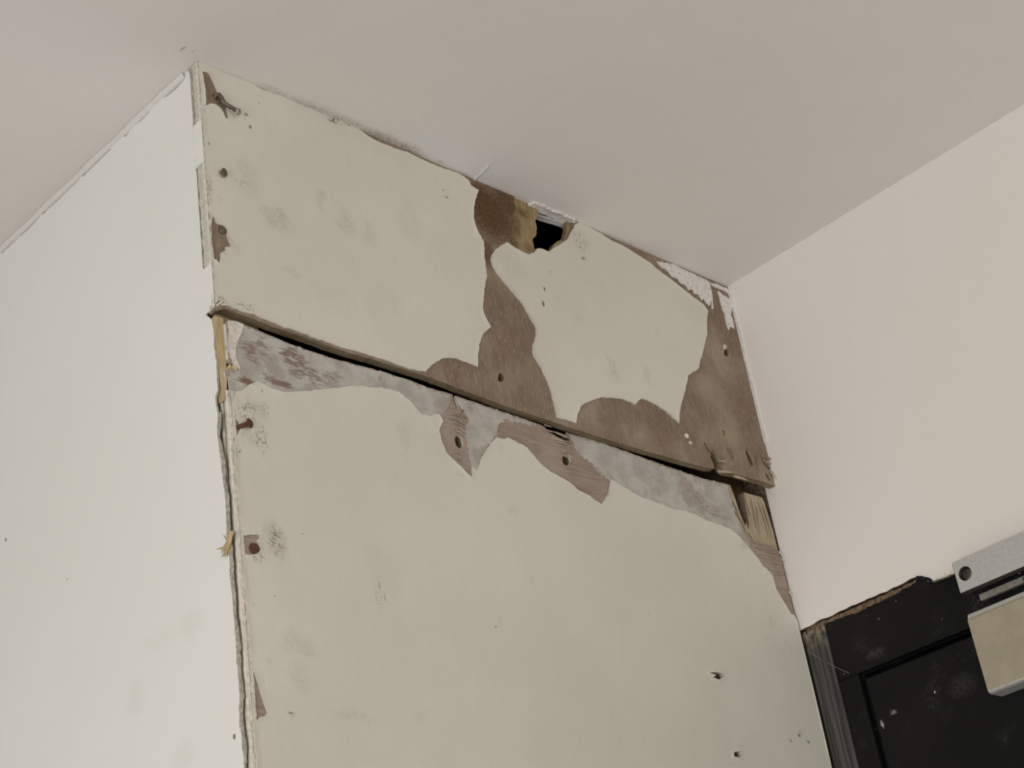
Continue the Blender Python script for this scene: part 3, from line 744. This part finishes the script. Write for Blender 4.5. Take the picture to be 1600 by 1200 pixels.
# filler smears in the far top corner
s1 = [(1025, 409), (1040, 411), (1056, 415), (1066, 421), (1080, 427), (1094, 434), (1108, 441), (1111, 455), (1114, 482), (1112, 484), (1110, 470), (1108, 478), (1103, 474), (1099, 466), (1096, 470), (1091, 461), (1085, 460), (1081, 452), (1075, 454), (1071, 446), (1064, 444), (1058, 436), (1049, 433), (1043, 424), (1033, 418)]
s2 = [(1121, 455), (1128, 461), (1137, 466), (1146, 470), (1143, 478), (1141, 492), (1145, 503), (1147, 514), (1141, 510), (1138, 516), (1134, 506), (1132, 494), (1128, 482), (1124, 470)]
s3 = [(1109, 442), (1116, 443), (1128, 449), (1138, 453), (1146, 462), (1149, 478), (1146, 476), (1142, 463), (1134, 457), (1122, 451), (1112, 447)]
for i, s in enumerate((s1, s2, s3)):
    sheet('filler_smear', P, [ragged(pxl(P, s), .0015, .0012, 30. + i, 320)], .00005, .0007, ['smear', 'smear'], up, lip=.0004, seed=30. + i, fine=.002)
# crumbly remains of paint and filler right of the hole
for i, (u, v, a, b) in enumerate(((1072, 681, 2.2, 5), (1078, 692, 1.6, 2.6), (1132, 543, 2, 4))):
    sheet('paint_chip', P, [ell(P, u, v, a, b, 8, -.5, .3, i)], .00005, .0010, ['smear', 'smear'], up)
# splinters of the broken lower right corner
nU = P.n
def sp2(u0, v0, u1, v1, w, mat='coreGold', h0=.0004, h1=.003, bend=0.0, parent=up, pl=P, thick=.5, seed=0):
    return splinter(parent, pl.P3(u0, v0, h0), pl.P3(u1, v1, h1), w, pl.n, mat, thick=thick, bend=bend, seed=seed)
sp2(1132, 722, 1112, 724, .0028, 'corePale', .001, .006, seed=1)
sp2(1104, 694, 1120, 722, .0022, 'coreGold', .0, .002, seed=2)
sp2(1112, 700, 1124, 728, .0024, 'edge', .0, .003, seed=3)
sp2(1125, 735, 1143, 741, .0035, 'corePale', -.002, .004, seed=4)
sp2(1150, 741, 1168, 752, .0040, 'corePale', -.003, .002, seed=5)
sp2(1166, 700, 1174, 728, .0022, 'edge', .0002, .002, seed=6)
sp2(1168, 706, 1172, 722, .0018, 'corePale', .001, .004, seed=7)
sp2(1140, 700, 1147, 716, .0020, 'edge', .0002, .0015, seed=8)
sp2(1188, 710, 1232, 740, .0026, 'veneerU', .0002, .006, .004, seed=9)
sp2(1196, 722, 1230, 737, .0022, 'corePale', .001, .005, .003, seed=10)
sp2(1203, 738, 1212, 756, .0034, 'corePale', .001, .005, seed=11)
sp2(1197, 738, 1204, 755, .0024, 'veneerU', .0002, .002, seed=12)
sp2(1180, 712, 1186, 742, .0016, 'edge', .0002, .001, seed=13)
sp2(1205, 690, 1204, 672, .0020, 'smear', .001, .004, seed=14)
sp2(1200, 692, 1208, 700, .0018, 'smear', .001, .003, seed=15)
sp2(1228, 738, 1234, 750, .004, 'smear', .002, .004, seed=16)
sp2(1134, 546, 1131, 540, .0018, 'corePale', .001, .003, seed=17)

# nails of the upper panel
def head(bm, c, axis, r, t=.0011, seg=16, dome=.0005):
    axis = Vector(axis).normalized(); a = axis.orthogonal().normalized(); b = axis.cross(a); c = Vector(c)
    prof = [(r * .82, 0), (r, t * .35), (r * .96, t * .8), (r * .7, t + dome * .6), (.0001, t + dome)]
    rings = [[bm.verts.new(c + axis * h + (a * math.cos(2 * math.pi * k / seg) + b * math.sin(2 * math.pi * k / seg)) * q) for k in range(seg)] for q, h in prof]
    for x, y in zip(rings, rings[1:]):
        for k in range(seg): bm.faces.new((x[k], x[(k + 1) % seg], y[(k + 1) % seg], y[k]))
    bm.faces.new(rings[0]); bm.faces.new(rings[-1])
def nail(parent, pl, pts, hpx, hr, hh, axis, mat_s, mat_h, label=None, r=.0014):
    """pts: shank path in (u, v, height); head at hpx with height hh"""
    path = [pl.P3(u, v, h) for u, v, h in pts]
    bm = bmesh.new(); tube(bm, path, [r] * len(path), 10)
    o = from_bm('nail', bm, mat_s, parent, smooth=True)
    if label: o['label'] = label
    bm = bmesh.new(); head(bm, pl.P3(*hpx, hh), axis, hr)
    hd = from_bm('nail_head', bm, mat_h, o)
    return o
nail(up, P, [(337, 156, -.006), (335, 154, .0005), (334, 151, .0022), (338, 151, .0034), (342, 157, .0038), (344, 164, .0040), (352, 171, .0048), (360, 177, .0058), (365, 181, .0064)], (365, 181), .0029, .0060, (0.30, -.85, -.40), 'nail', 'nailHead', 'rusty nail bent over with a hooked shank', .0017)
nail(up, P, [(345, 270, -.006), (345, 271, .002), (347, 274, .0034)], (346, 273), .0036, .0030, (.35, -1, -.18), 'nail', 'nail', 'dark nail with its head standing off the paint')
nail(up, P, [(347, 360, -.006), (347, 360, .0006)], (347, 360), .0037, .0003, (0, -1, 0), 'nail', 'nail', 'flush nail head in a bare patch')
# rough painted left edge of the upper board
er = [(.0002 + .0008 * mnoise.noise(Vector((z * 90, 2, 1))), z) for z in np.linspace(2.196, 2.315, 60)]

# ------------------------------------------------------------------ lower panel
lw = empty('plywood_panel', (W / 2, .006, 0), 'lower plywood panel with cream paint stripped along its top edge', 'plywood panel')
P = FL
XL = .0086
left_x = lambda z: XL - .0022 * min(1, max(0, (2.17 - z) / .33))
top_px = [(356, 501), (366, 502), (380, 507), (415, 521), (450, 536), (487, 549), (525, 561), (562, 571), (600, 581), (640, 594), (670, 606), (704, 615)]
crack = [(707, 616), (709, 628), (713, 638), (717, 644), (715, 634), (712, 626), (711, 618)]
top2 = [(735, 626), (765, 636), (815, 653), (846, 664), (852, 668), (856, 674), (864, 678), (872, 683), (882, 688), (890, 691), (892, 684), (884, 680), (886, 676), (940, 691), (1000, 713), (1050, 731), (1100, 748), (1143, 757)]
vee = [(1147, 768), (1153, 784), (1158, 800), (1163, 813), (1166, 822), (1168, 814), (1171, 824), (1173, 826), (1172, 812), (1169, 798), (1166, 780), (1164, 768)]
top3 = [(1178, 772), (1192, 776), (1196, 782)]
zl = np.linspace(2.158, 1.0, 60)
right = [(W - .003, 2.13, 's'), (W - .003, 0, 's')]
leftc = [(left_x(0), 0, 's'), (left_x(1.8), 1.80)] + [(left_x(z), z) for z in np.linspace(1.83, 2.115, 12)]
# broken notch at the left edge
notch = pxl(P, [(352, 588), (351, 580), (356, 576), (367, 573), (365, 568), (355, 566)])
leftc += [(left_x(2.12), notch[0][1])] + notch + [(left_x(2.16) , pxl(P, [(353, 562)])[0][1]), (left_x(2.17), pxl(P, [(353, 505)])[0][1])]
Lout = leftc + pxl(P, top_px + crack + top2 + vee + top3) + right
CLo = ragged(Lout, .003, .0006, 41.)
holesL = [ell(P, 717, 690, 6, 10, 14, -.25), ell(P, 885, 719, 6.5, 8.5, 14, -.3)]
slotsL = [pxl(P, [(709, 652), (716, 655), (724, 662), (716, 659)]), pxl(P, [(712, 664), (720, 667), (727, 676), (717, 670)]), pxl(P, [(871, 697), (884, 702), (894, 709), (882, 706), (873, 701)]), pxl(P, [(876, 706), (889, 710), (894, 716), (882, 712)]),
          pxl(P, [(716, 713), (722, 718), (727, 724), (720, 720)])]
chips = [pxl(P, [(1106, 1052), (1114, 1051), (1126, 1053), (1129, 1058), (1124, 1061), (1121, 1063), (1112, 1059), (1117, 1056)]), pxl(P, [(1144, 1176), (1155, 1175), (1156, 1180), (1152, 1185), (1144, 1183)])]
sheet('core_ply', P, [CLo] + holesL + chips, -.010, -.0016, ['corePale', 'edge'], lw)
# face veneer stops short of the right edge, where the pale inner ply shows
vr = [(1139, 757), (1141, 768), (1144, 783), (1148, 800), (1155, 816), (1164, 833), (1172, 845), (1184, 850), (1200, 853), (1215, 858), (1220, 868)]
Vout = leftc + pxl(P, top_px + crack + top2[:-1] + vr) + [(W - .003, 2.09, 's'), (W - .003, 0, 's')]
fiss = [pxl(P, [(1178, 866), (1192, 871), (1210, 877), (1194, 874)]), pxl(P, [(1205, 898), (1216, 898), (1227, 899), (1216, 900)]), pxl(P, [(1185, 857), (1198, 862), (1214, 864), (1200, 865)]), pxl(P, [(1198, 884), (1206, 888), (1215, 890), (1205, 890)])]
sheet('face_veneer', P, [ragged(Vout, .003, .0008, 42.)] + holesL + slotsL + chips + fiss, -.00155, 0.0, ['veneerL', 'edgePaint'], lw)
# chalky primer residue
prL = [(356, 503), (366, 504), (380, 509), (415, 523), (450, 538), (487, 551), (525, 563), (562, 573), (600, 583), (640, 596), (670, 608), (700, 617), (704, 628), (698, 640), (690, 650), (688, 660), (680, 656), (668, 654), (640, 638), (600, 620), (560, 614), (520, 618), (480, 622), (440, 624), (400, 610), (380, 620), (366, 622), (358, 630), (357, 600), (360, 586), (371, 580), (370, 565), (360, 560), (356, 540)]
prM = [(713, 621), (735, 628), (765, 638), (812, 654), (838, 664), (812, 660), (790, 656), (778, 664), (776, 680), (766, 692), (752, 712), (745, 736), (738, 738), (734, 715), (730, 690), (728, 672), (732, 656), (726, 644), (716, 632)]
prR = [(890, 680), (940, 693), (1000, 715), (1050, 733), (1100, 750), (1138, 759), (1140, 772), (1144, 790), (1150, 806), (1158, 824), (1168, 842), (1172, 856), (1150, 842), (1130, 832), (1100, 820), (1070, 808), (1040, 800), (1000, 786), (960, 762), (950, 748), (935, 738), (926, 724), (908, 712), (898, 698)]
for i, (pp, mm) in enumerate(((prL, 'primL'), (prM, 'primR'), (prR, 'primR'))):
    sheet('primer_residue', P, [ragged(pxl(P, pp), .0014, .0026, 44. + i, 260)], .00004, .00035, [mm, 'smear'], lw, seed=44. + i)
# white sliver of paint left on the top left corner
sheet('paint_film', P, [ragged(pxl(P, [(355, 502), (366, 503), (379, 508), (376, 522), (371, 532), (366, 545), (367, 558), (371, 568), (374, 578), (366, 574), (362, 566), (358, 556), (357, 530)]), .0015, .0006, 48.)], .0003, .0012, ['edgePaint', 'creamE'], lw, lip=.0006, seed=48., fine=.002)
# big cream coat
pB = [(376, 611), (388, 602), (400, 597), (412, 602), (425, 609), (440, 614), (460, 613), (480, 612), (510, 609), (537, 606), (562, 604), (580, 606), (605, 609), (622, 614), (640, 629), (647, 636), (655, 647), (670, 652), (678, 648), (685, 649), (691, 660), (686, 668), (685, 677), (690, 692), (695, 706), (705, 718), (715, 728), (726, 739), (735, 746), (736, 730), (744, 735), (747, 728), (751, 715), (759, 703), (767, 692), (774, 684), (783, 687), (792, 685), (806, 693), (822, 700), (829, 709), (837, 718), (847, 729), (858, 738), (874, 747), (890, 757), (903, 768), (920, 777), (938, 789), (944, 780), (949, 772), (951, 760), (953, 750),
      (975, 763), (1000, 777), (1025, 786), (1050, 796), (1066, 799), (1082, 803), (1105, 815), (1122, 820), (1140, 828), (1155, 841), (1166, 853), (1175, 863), (1184, 875), (1192, 887), (1199, 893), (1205, 900), (1208, 910), (1211, 921), (1218, 933), (1225, 945), (1230, 953), (1235, 961)]
zr = P.px(1241, 961)[1]
pBm = pxl(P, pB) + [(W - .006, zr), (W - .0032, zr - .006, 's'), (W - .0032, 0, 's'), (left_x(0) + .004, 0, 's'), (left_x(1.8) + .0035, 1.80)] + pxl(P, [(399, 1190), (396, 1160), (394, 1130), (398, 1127), (403, 1122), (412, 1120), (416, 1114), (411, 1101), (407, 1088), (402, 1070), (397, 1055), (393, 1047), (389, 1045), (390, 1030), (387, 985), (383, 940), (380, 905), (379, 880)])
pBm += pxl(P, [(380, 868), (388, 868), (398, 867), (405, 859), (401, 850), (399, 845), (404, 839), (398, 836), (388, 836), (380, 838), (375, 812), (370, 770), (367, 735), (365, 715), (365, 690), (368, 683), (372, 676), (376, 668), (372, 660), (367, 655), (366, 640), (364, 625), (366, 613)])
sheet('paint_film', P, [ragged(pBm, .0022, .0008, 50.)] + [ragged(c, .001, .0003, 51.) for c in chips], .0003, .0011, ['creamL', 'creamE'], lw, lip=.0009, seed=50., wave=.0005, coarse=.04)
# pale strip of paint still clinging along the left front arris
ss = pxl(P, [(357, 610), (360, 660), (364, 720), (368, 780), (373, 840), (377, 900), (382, 960), (386, 1020), (388, 1050), (392, 1110), (396, 1160), (399, 1195)])
s0 = [(left_x(b) + .0001, b) for a, b in ss]
sheet('paint_film', P, [ragged(s0 + [(max(a, left_x(b) + .0022), b) for a, b in ss[::-1]], .0018, .0006, 52., 240)], .0002, .0009, ['creamE', 'creamE'], lw, lip=.0004, seed=52., fine=.002)
# two painted plies of the left edge, with a crack between
PE = Plane((0, 0, 0), (0, -1, 0), (0, 0, 1))
for k, (d0, d1) in enumerate(((.0003, .0046), (.0053, .0099))):
    zz = list(np.linspace(1.70, 2.112, 70)); 
    ptsA = [(left_x(z), -d0 - .0004 * mnoise.noise(Vector((z * 160, k, 3))), z) for z in zz]
    bm = bmesh.new(); rows = []
    for z in zz:
        y0 = TL * left_x(z) + d0 + .0005 * (1 + mnoise.noise(Vector((z * 150, k, 3)))) * (1 if k else .2)
        y1 = TL * left_x(z) + d1 - .0006 * (1 + mnoise.noise(Vector((z * 130, k + 4, 3)))) * (1 if k == 0 else .4)
        x = left_x(z); o_ = .0031 + .0004 * mnoise.noise(Vector((z * 90, k, 8)))
        rows.append([bm.verts.new(p) for p in ((x + .0005, y0, z), (x - o_ * .8, y0 + .0002, z), (x - o_, y0 + .0008, z), (x - o_, y1 - .0006, z), (x - o_ * .7, y1, z), (x + .0005, y1, z))])
    for a, b in zip(rows, rows[1:]):
        for j in range(5): bm.faces.new((a[j], a[j + 1], b[j + 1], b[j]))
    bm.faces.new(rows[0]); bm.faces.new(rows[-1])
    from_bm('painted_ply_edge', bm, 'edgePaint', lw)
# the same above the notch: one rounded block of painted edge
zt_ = P.px(353, 505)[1]; zb_ = P.px(353, 561)[1]
bm = bmesh.new(); bm_box(bm, (left_x(2.16) - .0016, .0014, zb_), (left_x(2.16) + .002, .0092, zt_), .0011); from_bm('painted_ply_edge', bm, 'edgePaint', lw)
# shreds round the two nail holes and the break at the top edge
def sl2(u0, v0, u1, v1, w, mat='veneerL', h0=.0002, h1=.003, bend=0.0, seed=0): return sp2(u0, v0, u1, v1, w, mat, h0, h1, bend, lw, FL, .5, seed)
for i, a in enumerate(((705, 645, 722, 654, .0024), (700, 652, 720, 659, .0020), (724, 640, 717, 654, .0016), (704, 658, 726, 668, .0022), (728, 664, 712, 660, .0018), (708, 668, 724, 674, .0018), (712, 672, 720, 679, .0024), (730, 655, 716, 648, .0016), (712, 706, 724, 714, .0016), (714, 716, 727, 724, .0014),
                       (868, 676, 892, 690, .0026), (852, 672, 876, 682, .0020), (862, 684, 890, 694, .0030), (850, 664, 858, 670, .0020), (870, 690, 893, 700, .0022), (872, 700, 892, 708, .0024), (876, 704, 895, 712, .0018), (893, 694, 878, 690, .0018), (884, 676, 893, 690, .0020))):
    sl2(a[0], a[1], a[2], a[3], a[4], 'corePale' if i in (4, 6, 10, 12) else 'veneerL', .0002, .0022 + .001 * (i % 3), seed=40 + i)
# long slivers of inner ply beside the split near the right wall
for i, a in enumerate(((1140, 764, 1170, 838, .0040), (1146, 790, 1176, 842, .0022), (1166, 772, 1178, 824, .0030), (1176, 776, 1186, 838, .0036), (1188, 784, 1206, 850, .0034), (1184, 790, 1190, 852, .0020), (1194, 790, 1213, 856, .0020), (1172, 832, 1184, 852, .003))):
    sl2(*a, 'corePale', -.0012, .0004, seed=70 + i)
for i, a in enumerate(((1172, 852, 1212, 862, .0030), (1180, 862, 1218, 872, .0030), (1190, 874, 1222, 884, .0026), (1200, 888, 1226, 894, .0022), (1176, 846, 1216, 857, .0022))):
    sl2(*a, 'veneerL', .0001, .0012, seed=80 + i)
for i, a in enumerate(((1216, 862, 1221, 872, .0028), (1221, 874, 1224, 884, .002), (1230, 904, 1233, 912, .003), (1232, 925, 1236, 935, .0028), (1226, 892, 1230, 898, .002))):
    sl2(*a, 'smear', .0008, .0022, seed=90 + i)
# tuft of raw wood fibres at the left edge, beside the rusty nail head
for i, (u0, v0, u1, v1, w) in enumerate(((361, 830, 356, 872, .0075), (360, 840, 350, 866, .0050), (360, 852, 344, 860, .0026), (360, 858, 349, 871, .0040), (356, 846, 351, 834, .0014))):
    splinter(lw, PLEFT.P3(u0, v0, -.0005), PLEFT.P3(u1, v1, .0020 + .0006 * (i % 3)), w, PLEFT.n, 'timber', thick=.5, seed=100 + i)
# yellow break in the left edge
splinter(lw, FL.P3(368, 574, .0004), FL.P3(348, 580, -.006), .005, FL.n, 'timber', thick=.5, seed=120)
splinter(lw, FL.P3(360, 571, .0), FL.P3(352, 586, -.004), .003, FL.n, 'timber', thick=.5, seed=121)
nail(lw, P, [(370, 669, -.006), (372, 668, .001), (377, 667, .003), (382, 666, .0048)], (383, 666), .0036, .0046, (.25, -.95, -.05), 'nailRust', 'nailRust', 'rusty brown nail half pulled out at an angle', .0017)
nail(lw, P, [(396, 858, -.006), (396, 858, .0006)], (396, 858), .0041, .0004, (0, -1, 0), 'nailRust', 'nailRust', 'flush nail head red with rust')

# bare flaked arris on the upper board's left edge
for k, (za, zb2) in enumerate(((2.345, 2.3992), (2.215, 2.305))):
    zz = np.linspace(za, zb2, 40); bm = bmesh.new(); rows = []
    for z in zz:
        o_ = .0010 + .0007 * mnoise.noise(Vector((z * 300, k, 3))); yb_ = (.0066, .0090)[k] + .0012 * mnoise.noise(Vector((z * 120, k, 5)))
        rows.append([bm.verts.new(p) for p in ((.0008, .0002, z), (.0004 - o_ * .3, -.0006, z), (-o_, .0012, z), (-o_ * .9, yb_ - .001, z), (.0004, yb_, z))])
    for a, b in zip(rows, rows[1:]):
        for j in range(4): bm.faces.new((a[j], a[j + 1], b[j + 1], b[j]))
    bm.faces.new(rows[0]); bm.faces.new(rows[-1])
    from_bm('painted_ply_edge', bm, 'creamE', up)
box('painted_ply_edge', (-.0002, .0064, 2.346), (.0006, .0102, 2.3992), 'grimeShade', up)  # greyish strip standing in for the shaded groove beside the left board
# smooth paint over the rest of that edge
for za, zb2 in ((ZB + .004, 2.215), (2.305, 2.345)):
    bm = bmesh.new(); bm_box(bm, (-.0003, .0003, za), (.0006, .0102, zb2)); from_bm('painted_ply_edge', bm, 'left', up)
for i, (u0, v0, u1, v1, w) in enumerate(((330, 478, 324, 492, .003), (331, 474, 327, 458, .002), (338, 478, 348, 470, .002), (345, 476, 356, 478, .002))):
    splinter(up, FU.P3(u0, v0, .0002), FU.P3(u1, v1, .002), w, FU.n, 'edgePaint', thick=.5, seed=130 + i)

# a dusty thread hanging between jamb and door head
bm = bmesh.new()
a = PRIGHT.P3(1266, 1019, .0022); b = PRIGHT.P3(1326, 1052, -.0015)
pts = [a.lerp(b, t) + Vector((0, 0, -.0012 * math.sin(math.pi * t))) for t in np.linspace(0, 1, 9)]
tube(bm, pts, [.00013] * 9, 5)
tag(from_bm('cobweb_thread', bm, 'thread'), 'thin dusty cobweb thread across the corner of the black door frame', 'cobweb')
